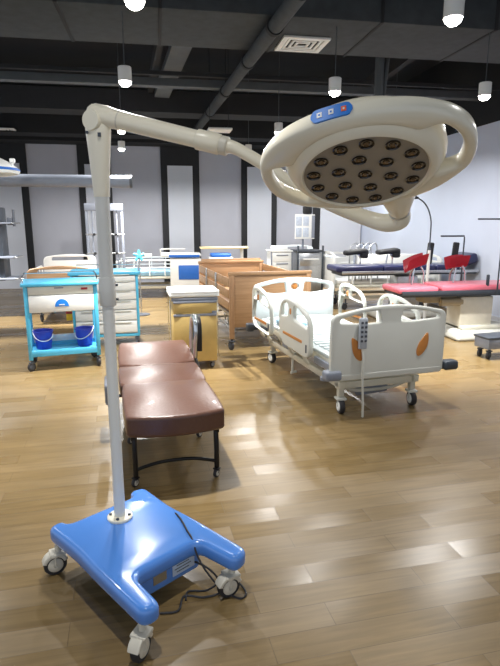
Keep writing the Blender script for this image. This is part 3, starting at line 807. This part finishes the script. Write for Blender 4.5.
for sx in (-1, 1):
    for (y0, y1) in ((-.62, -.45), (.45, .62)):
        m = MB(); m.tube([(sx * .33, y0, .26), (sx * .37, y1, .41)], .022, 10); m.build('lift_link', 'beigesteel', HB)
    m = MB(); m.box((sx * .44, -.70, .395), (.035, .34, .06), .01); m.build('side_bracket', 'grey', HB)
    m = MB(); m.box((sx * .44, .12, .385), (.03, .20, .10), .012); m.build('rail_latch', 'grey', HB)
    m = MB(); m.box((sx * .44, .80, .37), (.03, .18, .10), .012); m.build('rail_latch', 'gunmetal', HB)
    for sy in (-1, 1):
        m = MB(); m.box((sx * .335, sy * .805, .20), (.05, .05, .12), .01); m.build('castor_leg', 'beigesteel', HB)
        castor(HB, sx * .335, sy * .805, .19, .062, 3.0 if sy < 0 else .2, w=.042, body='offwhite', hub='white')
m = MB(); m.cyl((-.14, -.72, .145), (.13, -.72, .16), .045, seg=20); m.build('motor', 'grey', HB)
m = MB(); m.tube([(-.30, -.79, .22), (-.16, -.76, .16), (.16, -.76, .16), (.30, -.79, .22)], .016, 8, sub=3); m.build('pedal_bar', 'beigesteel', HB)
m = MB(); m.tube([(-.30, -.72, .33), (-.1, -.74, .27), (.1, -.72, .28), (.3, -.72, .33)], .008, 8, sub=4); m.build('wire', 'rubber', HB)
m = MB(); m.cyl((-.05, -.2, .30), (-.02, .45, .33), .032, seg=14); m.build('actuator', 'gunmetal', HB)
m = MB(); m.cyl((-.34, .22, .06), (-.34, .22, .24), .012, seg=10); m.cyl((-.36, .22, .055), (-.30, .22, .065), .014, seg=10); m.build('brake_pedal', 'offwhite', HB)
for sx, sy, mm in ((-1, -1, 'grey'), (1, -1, 'gunmetal'), (-1, 1, 'gunmetal'), (1, 1, 'gunmetal')):
    m = MB(); m.box((sx * .525, sy * 1.0 + (-.02 if sy < 0 else -.03), .395), (.13, .10, .075), .02, 3); m.cyl((sx * .55, sy * .985 + (.02 if sy < 0 else -.02), .345), (sx * .55, sy * .985 + (.02 if sy < 0 else -.02), .37), .042, seg=20)
    m.build('corner_bumper', mm, HB)

# ------------------------------------------------------------------ wooden nursing bed
NB = thing('nursing_bed', 'beech wood nursing bed with slatted sides behind the white hospital bed', 'bed', (1.235, 7.28, 0), R(5.5))
w, L = 1.03, 2.06
for (y, top, nm) in ((-L / 2, .92, 'foot_board'), (L / 2, .90, 'head_board')):
    m = MB(); m.box((0, y, .60 if y < 0 else .65), (w - .08, .022, top - .28), .004); b_ = m.build(nm, 'woodbed', NB)
    q = MB(); q.box((0, y, top + .005), (w + .02, .05, .045), .012); q.build('top_rail', 'woodbed', b_)
    for sx in (-1, 1):
        q = MB(); q.box((sx * (w / 2 - .03), y, (top + .14) / 2), (.06, .045, top - .14), .008); q.build('corner_post', 'woodv', b_)
        castor(NB, sx * (w / 2 - .03), y, .15, .055, .3, body='gunmetal', w=.03)
for sx in (-1, 1):
    for z in (.54, .68, .82):
        m = MB(); m.box((sx * (w / 2 - .005), 0, z), (.022, L - .06, .105), .006); m.build('side_slat', 'woodbed', NB)
    for y in (-.32, .34):
        m = MB(); m.box((sx * (w / 2 + .014), y, .66), (.018, .05, .44), .005); m.build('slat_upright', 'steel', NB)
m = MB(); m.box((0, 0, .40), (w - .1, L - .08, .04), .006); m.build('lying_frame', 'steel', NB)
m = MB(); m.box((0, 0, .475), (w - .13, L - .12, .10), .03, 3); m.build('mattress', 'woodbed', NB)
for y in (-.8, -.4, .2, .7):
    m = MB(); m.tube([(-.42, y, .20), (.42, y, .20)], .012, 8); m.build('cross_tube', 'steel', NB)
for sx in (-1, 1):
    m = MB(); m.tube([(sx * .42, -.95, .20), (sx * .42, .95, .20)], .015, 8); m.build('base_tube', 'steel', NB)
    pts = []
    for k in range(9): pts.append((sx * .38, -.9 + k * .1, .22 if k % 2 else .38))
    m = MB(); m.tube(pts, .008, 6); m.build('lattice', 'steel', NB)

# ------------------------------------------------------------------ gynaecology table with pink top
GT = thing('gynaecology_table', 'examination table with pink and grey top and red knee rests at the right edge', 'examination table', (4.11, 6.50, 0), R(0))
m = MB(); m.box((.25, .0, .065), (1.08, .70, .13), .04, 3, taper=(.95, .9)); m.build('base', 'offwhite', GT)
m = MB(); m.box((.12, 0, .15), (.6, .50, .06), .02, 2); m.build('base_cover', 'beigesteel', GT)
m = MB(); m.box((.03, 0, .40), (.42, .34, .56), .015); m.build('column', 'castor', GT)
m = MB(); m.box((-.42, 0, .66), (.42, .24, .10), .02); m.build('under_box', 'tan', GT)
m = MB(); m.cyl((-.42, -.13, .62), (-.15, -.13, .62), .05, seg=16); m.build('gear_housing', 'tan', GT)
m = MB(); m.box((-.06, 0, .715), (1.80, .50, .035), .008); m.build('top_frame', 'gunmetal', GT)
for sy in (-1, 1):
    m = MB(); m.box((-.06, sy * .275, .745), (1.82, .022, .05), .008); m.build('accessory_rail', 'gunmetal', GT)
m = MB(); m.box((-.76, 0, .775), (.50, .52, .07), .03, 4); m.build('leg_pad', 'pink', GT)
m = MB(); m.box((.02, 0, .785), (.98, .52, .08), .03, 4); m.build('seat_pad', 'pink', GT)
m = MB(); m.box((.69, 0, .79), (.33, .52, .08), .03, 4); m.build('back_pad', 'pink', GT)
for (x, y, tz) in ((-.66, .10, .09), (-.13, .10, .03)):
    m = MB(); m.tube([(x + .03, y + .20, .74), (x + .03, y + .20, .90), (x + .02, y + .08, 1.0)], .013, 10, sub=3); k_ = m.build('knee_rest_post', 'steel', GT)
    # trough-shaped red knee rest
    b = bmesh.new(); nx, nyy = 8, 8; vs = []
    for i in range(nx + 1):
        row = []
        for j in range(nyy + 1):
            u = i / nx - .5; v_ = j / nyy - .5
            row.append(b.verts.new((x + u * .25, y + v_ * .18, 1.00 + u * tz + .35 * v_ * v_ * 1.6 - .05 * u * u)))
        vs.append(row)
    for i in range(nx):
        for j in range(nyy): b.faces.new((vs[i][j], vs[i + 1][j], vs[i + 1][j + 1], vs[i][j + 1]))
    bmesh.ops.solidify(b, geom=b.faces[:], thickness=.06)
    bmesh.ops.recalc_face_normals(b, faces=b.faces)
    q = MB(); q.merge(b); q.build('knee_rest', 'red', GT)
    m = MB(); m.tube([(x + .09, y - .06, .80), (x + .09, y - .06, .95), (x + .05, y - .05, 1.02)], .01, 8); m.tube([(x - .06, y - .06, .80), (x - .04, y - .06, 1.0)], .01, 8); m.build('strut', 'chrome', GT)
m = MB(); m.tube([(.055, .30, .74), (.055, .30, 1.34), (.05, .30, 1.36), (-.26, .30, 1.36)], .010, 8); m.build('screen_bar', 'gunmetal', GT)
m = MB(); m.tube([(.20, -.29, .72), (.20, -.29, 1.55), (.19, -.29, 1.56), (-.12, -.29, 1.56)], .009, 8); m.build('screen_bar', 'gunmetal', GT)
m = MB(); m.box((.10, -.24, .86), (.035, .03, .16), .01); m.build('grip_post', 'gunmetal', GT)

def refit(root, kx, kz, z0=.5, dz=0):
    for ch in root.children:
        for v in ch.data.vertices:
            v.co.x *= kx
            if v.co.z > z0: v.co.z = 1.55 - (1.55 - v.co.z) * kz + dz
refit(GT, 1.12, 1.136)
# gooseneck examination lamp
GL = thing('gooseneck_lamp', 'slim white gooseneck examination lamp curving left above the pink table', 'lamp', (3.90, 7.24, 0), 0)
m = MB()
for k in range(5):
    a = 2 * PI * k / 5; m.tube([(0, 0, .09), (.12 * math.cos(a), .12 * math.sin(a), .08), (.24 * math.cos(a), .24 * math.sin(a), .05)], .014, 8)
m.build('base', 'grey', GL)
for k in range(5):
    a = 2 * PI * k / 5; castor(GL, .24 * math.cos(a), .24 * math.sin(a), .06, .022, a, body='rubber', w=.02)
m = MB(); m.cyl((0, 0, .08), (0, 0, 1.12), .022, seg=16); m.build('post', 'white', GL)
m = MB(); m.cyl((0, 0, 1.12), (0, 0, 1.17), .026, .014, seg=16); m.build('collar', 'gunmetal', GL)
m = MB(); m.tube([(0, 0, 1.15), (0, 0, 1.42), (-.01, 0, 1.56), (-.06, 0, 1.70), (-.14, 0, 1.80), (-.24, 0, 1.86)], .010, 10, sub=5); m.build('gooseneck', 'gunmetal', GL)
m = MB(); m.cyl((-.225, 0, 1.855), (-.285, 0, 1.865), .014, .028, seg=14); m.build('lamp_tip', 'black', GL)

# low grey wheeled unit at the right edge
GU = thing('step_unit', 'low grey metal unit on small castors at the right edge below the pink table', 'step', (3.97, 5.42, 0), R(8))
m = MB(); m.box((0, 0, .175), (.72, .24, .12), .015); m.build('body', 'grey', GU)
m = MB(); m.box((0, 0, .245), (.74, .26, .025), .01); m.build('top_plate', 'gunmetal', GU)
for sx in (-1, 1):
    for sy in (-1, 1): castor(GU, sx * .30, sy * .07, .14, .045, 2.0, body='gunmetal', w=.03)
m = MB(); m.box((.02, -.17, .17), (.2, .1, .12), .03, 3); m.build('foot_pedal', 'white', GU)

# ------------------------------------------------------------------ navy operating table
OT = thing('operating_table', 'navy blue operating table with black leg holders in front of the pale right wall', 'operating table', (3.92, 8.05, 0), R(0))
m = MB(); m.box((0, 0, .06), (1.0, .5, .12), .04, 3); m.build('base', 'offwhite', OT)
m = MB(); m.box((0, 0, .42), (.34, .30, .60), .02); m.build('column', 'steel', OT)
m = MB(); m.box((0, 0, .765), (2.2, .48, .05), .008); m.build('top_frame', 'gunmetal', OT)
for (xa, xb, dz, mm) in ((-1.18, -.45, 0, 'navy'), (-.44, .40, 0, 'navy'), (.41, .80, 0, 'navy')):
    m = MB(); m.box(((xa + xb) / 2, 0, .83 + dz), (xb - xa, .52, .085), .03, 4); m.build('pad', mm, OT)
m = MB(); m.box((.96, 0, .93), (.30, .50, .14), .05, 4, rot=Matrix.Rotation(R(-18), 4, 'Y')); m.build('head_pad', 'navy', OT)
for sy in (-1, 1):
    m = MB(); m.box((0, sy * .27, .785), (2.2, .02, .04), .006); m.build('accessory_rail', 'steel', OT)
for (x, y) in ((-.72, .15), (-.17, .2)):
    m = MB(); m.tube([(x + .05, y, .86), (x + .05, y, .98), (x, y, 1.02)], .014, 8, sub=3); m.tube([(x - .05, y, .86), (x - .03, y, 1.0)], .012, 8); m.build('leg_holder_post', 'chrome', OT)
    m = MB(); m.box((x - .04, y, 1.045), (.34, .18, .07), .03, 4, rot=Matrix.Rotation(R(-6), 4, 'Y')); m.box((x + .10, y, 1.02), (.12, .16, .13), .03, 3); m.build('leg_holder', 'black', OT)
for x in (.35, .77):
    m = MB(); m.box((x, -.12, 1.03), (.10, .05, .30), .02, 3, rot=Matrix.Rotation(R(5), 4, 'Y')); m.build('side_support', 'black', OT)

refit(OT, 1.04, 1.133, dz=.07)
# ------------------------------------------------------------------ beds and equipment at the back
def back_bed(name, label, loc, rz, end_mat, rail_mat, mat_mat, foot_mat=None, L=2.0, w=.92, h=.95, cat='hospital bed', inset=None, curved=False):
    t = thing(name, label, cat, loc, rz)
    for sy, nm in ((-1, 'foot_board'), (1, 'head_board')):
        hh = h if sy > 0 else h - .06
        o = arch(w, hh - .38, .34, .05, .05)
        m = MB(); m.panel([o, roundpoly([(-.32, hh - .10), (.32, hh - .10), (.30, hh - .04), (-.30, hh - .04)], .02)], .04, .01, stand(0, sy * L / 2, 0), 2); e_ = m.build(nm, (foot_mat or end_mat) if sy < 0 else end_mat, t)
        if inset:
            q = MB(); q.panel([rrect(w * .74, (hh - .38) * .52, .03, 0, .34 + (hh - .38) * .42)], .05, .004, stand(0, sy * L / 2, 0)); q.build('inset_panel', inset, e_)
    m = MB(); m.box((0, 0, .42), (w - .08, L - .1, .05), .01); m.build('frame', 'beigesteel', t)
    m = MB(); m.box((0, 0, .50), (w - .08, L - .1, .10), .03, 3); m.build('mattress', mat_mat, t)
    m = MB()
    for sx in (-1, 1): m.box((sx * .33, 0, .22), (.05, L - .4, .05), .008)
    for sy in (-1, 1): m.box((0, sy * (L / 2 - .25), .22), (.7, .05, .05), .008)
    for sx in (-1, 1):
        for sy in (-1, 1): m.box((sx * .33, sy * (L / 2 - .45), .32), (.03, .03, .20))
    m.build('base_frame', 'beigesteel', t)
    for sx in (-1, 1):
        m = MB(); x = sx * (w / 2 - .01)
        m.tube([(x, -.62, .46), (x, -.62, .68), (x, -.54, .76), (x, .54, .76), (x, .62, .68), (x, .62, .46)], .016, 8, sub=3)
        m.tube([(x, -.62, .62), (x, .62, .62)], .012, 8)
        for k in (-.3, 0, .3): m.tube([(x, k, .46), (x, k, .76)], .010, 8)
        m.build('side_rail', rail_mat, t)
        for sy in (-1, 1): castor(t, sx * .33, sy * (L / 2 - .25), .20, .055, .4, body='gunmetal', w=.03)
    return t
back_bed('hospital_bed', 'white railed bed with tan mattress behind the cyan trolley', (-1.52, 9.25, 0), R(4), 'white', 'white', 'woodbed', 'woodbed', L=1.9, h=.93)
back_bed('hospital_bed', 'bed with pale blue mattress and white rails left of the blue-fronted cabinet', (-.15, 11.2, 0), R(88), 'white', 'white', 'lightblue', L=1.9, h=.92)
t = back_bed('hospital_bed', 'far white bed with arched hoop rails behind the navy operating table', (3.95, 9.1, 0), R(86), 'white', 'white', 'white', L=1.9, h=1.0)
for k in range(4):
    m = MB(); x = -.42; y0 = .35 + k * .11
    m.tube([(x, y0, .52), (x, y0, 1.02), (x + .02, y0 - .04, 1.12), (x + .06, y0 - .16, 1.12), (x + .06, y0 - .2, .52)], .012, 8, sub=3); m.build('hoop', 'steel', t)
m = MB(); m.box((-.44, -.10, .80), (.05, 1.3, .36), .05, 4); m.build('padded_guard', 'white', t)
back_bed('hospital_bed', 'far bed end with pale rails between the grey equipment cart and navy table', (3.3, 11.2, 0), R(8), 'white', 'white', 'lightblue', L=1.95, h=.98)
# cabinet with blue front
BF = thing('cabinet', 'white wheeled cabinet with cobalt blue front panel behind the yellow bedside cabinet', 'cabinet', (.50, 9.9, 0), R(-2))
m = MB(); m.box((0, 0, .52), (.56, .45, .70), .02); m.build('body', 'white', BF)
m = MB(); m.box((.06, -.23, .62), (.38, .02, .26), .01); m.build('front_panel', 'bluepanel', BF)
m = MB(); m.box((-.08, 0, .93), (.72, .50, .05), .02, 3); m.build('top_shelf', 'white', BF)
m = MB(); m.box((-.02, -.245, .915), (.55, .02, .05), .006); m.build('edge_strip', 'bluepanel', BF)
m = MB(); m.tube([(-.42, -.2, .93), (-.44, -.2, 1.0), (-.40, -.2, 1.04), (0, -.2, 1.04)], .012, 8, sub=3); m.build('push_handle', 'white', BF)
m = MB(); m.box((0, 0, .15), (.5, .42, .05), .01); m.build('plinth', 'dgrey', BF)
for sx in (-1, 1):
    for sy in (-1, 1): castor(BF, sx * .2, sy * .15, .13, .05, .5, body='gunmetal', w=.03)
BU = thing('storage_trolley', 'low white trolley with blue lid far behind the wooden bed', 'trolley', (1.30, 11.2, 0), 0)
m = MB(); m.box((0, 0, .475), (.5, .4, .63), .02); m.build('body', 'white', BU)
m = MB(); m.box((0, 0, .83), (.42, .36, .08), .03, 3); m.build('lid', 'bluepanel', BU)
for sx in (-1, 1):
    for sy in (-1, 1): castor(BU, sx * .2, sy * .15, .17, .05, .5, body='gunmetal', w=.03)
# overbed table
OV = thing('overbed_table', 'overbed table with thin pale wooden top near the back wall', 'table', (1.22, 9.95, 0), 0)
m = MB(); m.panel([rrect(.88, .40, .03)], .028, .006, Matrix.Translation((0, 0, 1.045))); m.build('table_top', 'palewood', OV)
m = MB(); m.box((.34, 0, .56), (.06, .05, .96), .01); m.build('column', 'white', OV)
m = MB(); m.box((.34, 0, .085), (.05, .56, .03), .008); m.box((0, -.26, .085), (.7, .04, .03), .008); m.box((0, .26, .085), (.7, .04, .03), .008); m.build('base', 'white', OV)
for sx in (-1, 1):
    for sy in (-1, 1): castor(OV, sx * .32, sy * .26, .08, .028, .5, body='grey', w=.02)
# grey rack
RK = thing('equipment_rack', 'tall grey metal rack frame behind the lamp pole', 'rack', (-.98, 10.7, 0), 0)
for sx in (-1, 1):
    m = MB(); m.box((sx * .33, 0, .92), (.05, .06, 1.84), .008); m.build('upright', 'grey', RK)
    m = MB(); m.box((sx * .23, 0, .92), (.025, .03, 1.74), .005); m.build('inner_upright', 'grey', RK)
    m = MB(); m.box((sx * .33, 0, .03), (.07, .5, .06), .01); m.build('foot', 'grey', RK)
m = MB(); m.box((0, 0, 1.79), (.72, .08, .14), .01); m.build('top_beam', 'grey', RK)
for z in (1.28, .92, .5):
    m = MB(); m.cyl((-.36, -.02, z), (.36, -.02, z), .014, seg=10); s_ = m.build('cross_rod', 'steel', RK)
    for x in (-.2, .2):
        q = MB(); q.lathe([(0, -.03), (.026, -.03), (.026, .02), (0, .03)], (x, -.045, z), seg=12, mtx=UP); q.build('knob', 'black', s_)
# gas pendant at the left edge
GP = thing('ceiling_pendant', 'grey medical supply column with shelves at the left edge of the photo', 'pendant', (-2.58, 9.2, .55), 0)
m = MB(); m.box((0, 0, .62), (.34, .36, 1.15), .02); m.build('column', 'gunmetal', GP)
for z in (.08, .42, .95):
    m = MB(); m.box((.06, -.06, z), (.56, .46, .03), .008); sh = m.build('shelf', 'grey', GP)
    q = MB(); q.tube([(.35, -.28, z), (.38, -.28, z), (.38, .15, z)], .012, 8); q.build('side_bar', 'steel', sh)
m = MB(); m.cyl((.0, 0, 1.19), (0, 0, 3.75), .07, seg=16); m.build('drop_tube', 'grey', GP)
m = MB(); m.box((.30, -.10, .98), (.09, .10, .12), .015); m.cyl((.36, -.12, .9), (.36, -.12, 1.16), .02, seg=10); m.build('regulator', 'dgrey', GP)
m = MB(); m.box((-.1, -.2, .24), (.26, .1, .26), .03, 2); m.build('monitor', 'dgrey', GP)
# horizontal ceiling arm and the lamp head above it
CA = thing('overhead_boom', 'thick grey horizontal support arm crossing behind the pole at upper left', 'arm', (-3.2, 8.1, 2.09), 0)
m = MB(); m.cyl((0, 0, 0), (2.86, 0, 0), .085, seg=24); m.build('arm_tube', 'grey', CA)
m = MB(); m.cyl((2.84, 0, 0), (2.875, 0, 0), .089, seg=24); m.build('end_cap', 'dgrey', CA)
m = MB(); m.cyl((0, 0, -.12), (0, 0, 2.21), .09, seg=20); m.build('drop_tube', 'grey', CA)
m = MB(); m.tube([(.55, 0, .08), (.48, -.02, .18), (.44, -.02, .40), (.46, 0, .8), (.52, 0, 2.2)], .012, 8, sub=4); m.build('hose', 'rubber', CA)
LH = thing('surgical_lamp', 'white ceiling-hung surgical lamp with a blue band at the left edge', 'surgical light', (-1.96, 7.0, 2.06), 0)
m = MB(); m.lathe([(0, .0), (.24, .01), (.34, .03), (.36, .06), (.34, .10), (.26, .16), (.14, .22), (.06, .24), (0, .24)], seg=40); m.build('lamp_head', 'white', LH)
m = MB(); m.lathe([(.362, .062), (.366, .066), (.356, .088), (.350, .092), (.345, .08), (.362, .062)], seg=40); m.build('band', 'bluepanel', LH)
m = MB(); m.tube([(0, 0, .22), (0, 0, .36), (-.1, 0, .42), (-.5, 0, .42), (-.6, 0, .5), (-.6, 0, 2.25)], .035, 12, sub=4); m.build('suspension_arm', 'white', LH)
m = MB(); m.box((.32, -.12, .17), (.06, .05, .05), .012); m.tube([(.30, -.1, .1), (.33, -.12, .15)], .012, 8); m.build('grip_handle', 'white', LH)
# equipment carts in front of the back wall
EC = thing('drawer_trolley', 'small white drawer trolley with metal frame against the back wall', 'trolley', (2.20, 9.6, 0), R(3))
m = MB(); m.box((0, 0, .58), (.36, .4, .80), .01); m.build('body', 'white', EC)
for k in range(5):
    m = MB(); m.box((0, -.205, .26 + k * .155), (.33, .02, .14), .01); dr = m.build('drawer', 'white', EC)
    q = MB(); q.box((0, -.222, .31 + k * .155), (.22, .015, .02), .005); q.build('pull', 'grey', dr)
for sx in (-1, 1):
    m = MB(); m.box((sx * .19, -.18, .52), (.025, .03, .96), .005); m.build('upright', 'grey', EC)
    for sy in (-1, 1): castor(EC, sx * .15, sy * .15, .18, .05, .4, body='gunmetal', w=.03)
m = MB(); m.box((0, 0, 1.0), (.40, .44, .03), .01); m.build('top', 'white', EC)
m = MB(); m.box((.0, 0, 1.055), (.26, .3, .07), .02); tag(m.build('instrument_tray', 'white'), 'white instrument tray on top of the small drawer trolley', 'tray').location = (2.20, 9.6, -.004)
ET = thing('equipment_cart', 'grey equipment cart with a pale film viewer raised on a pole', 'cart', (2.70, 9.5, 0), R(3))
m = MB(); m.box((0, 0, .55), (.44, .42, .84), .012); m.build('body', 'steel', ET)
m = MB(); m.box((0, -.215, .84), (.40, .012, .20), .004); dr = m.build('drawer', 'steel', ET)
q = MB(); q.box((0, -.235, .86), (.30, .03, .03), .01); q.build('handle', 'white', dr)
for sx in (-1, 1):
    m = MB(); m.box((sx * .235, -.2, .58), (.03, .04, 1.04), .006); m.build('upright', 'gunmetal', ET)
    for sy in (-1, 1): castor(ET, sx * .18, sy * .15, .14, .05, .4, body='gunmetal', w=.03)
m = MB(); m.box((0, 0, 1.0), (.50, .46, .035), .01); m.build('top', 'gunmetal', ET)
m = MB(); m.cyl((-.05, .1, 1.01), (-.05, .1, 1.6), .02, seg=12); m.build('pole', 'grey', ET)
m = MB(); m.box((-.05, .0, 1.43), (.37, .05, .44), .012); vw = m.build('film_viewer', 'white', ET)
for cx in (-1, 1):
    for cz in (-1, 1):
        q = MB(); q.box((-.105 + cx * .068, -.027, 1.43 + cz * .10), (.11, .006, .165), .003); q.build('pane', 'screen', vw)
q = MB(); q.box((.10, -.027, 1.43), (.06, .006, .40), .003); q.build('side_strip', 'grey', vw)
m = MB(); m.lathe([(0, 1.655), (.07, 1.655), (.085, 1.68), (.085, 1.78), (.04, 1.83), (.025, 1.87), (0, 1.88)], (.0, .02, 0), seg=20); m.build('camera_head', 'black', ET)
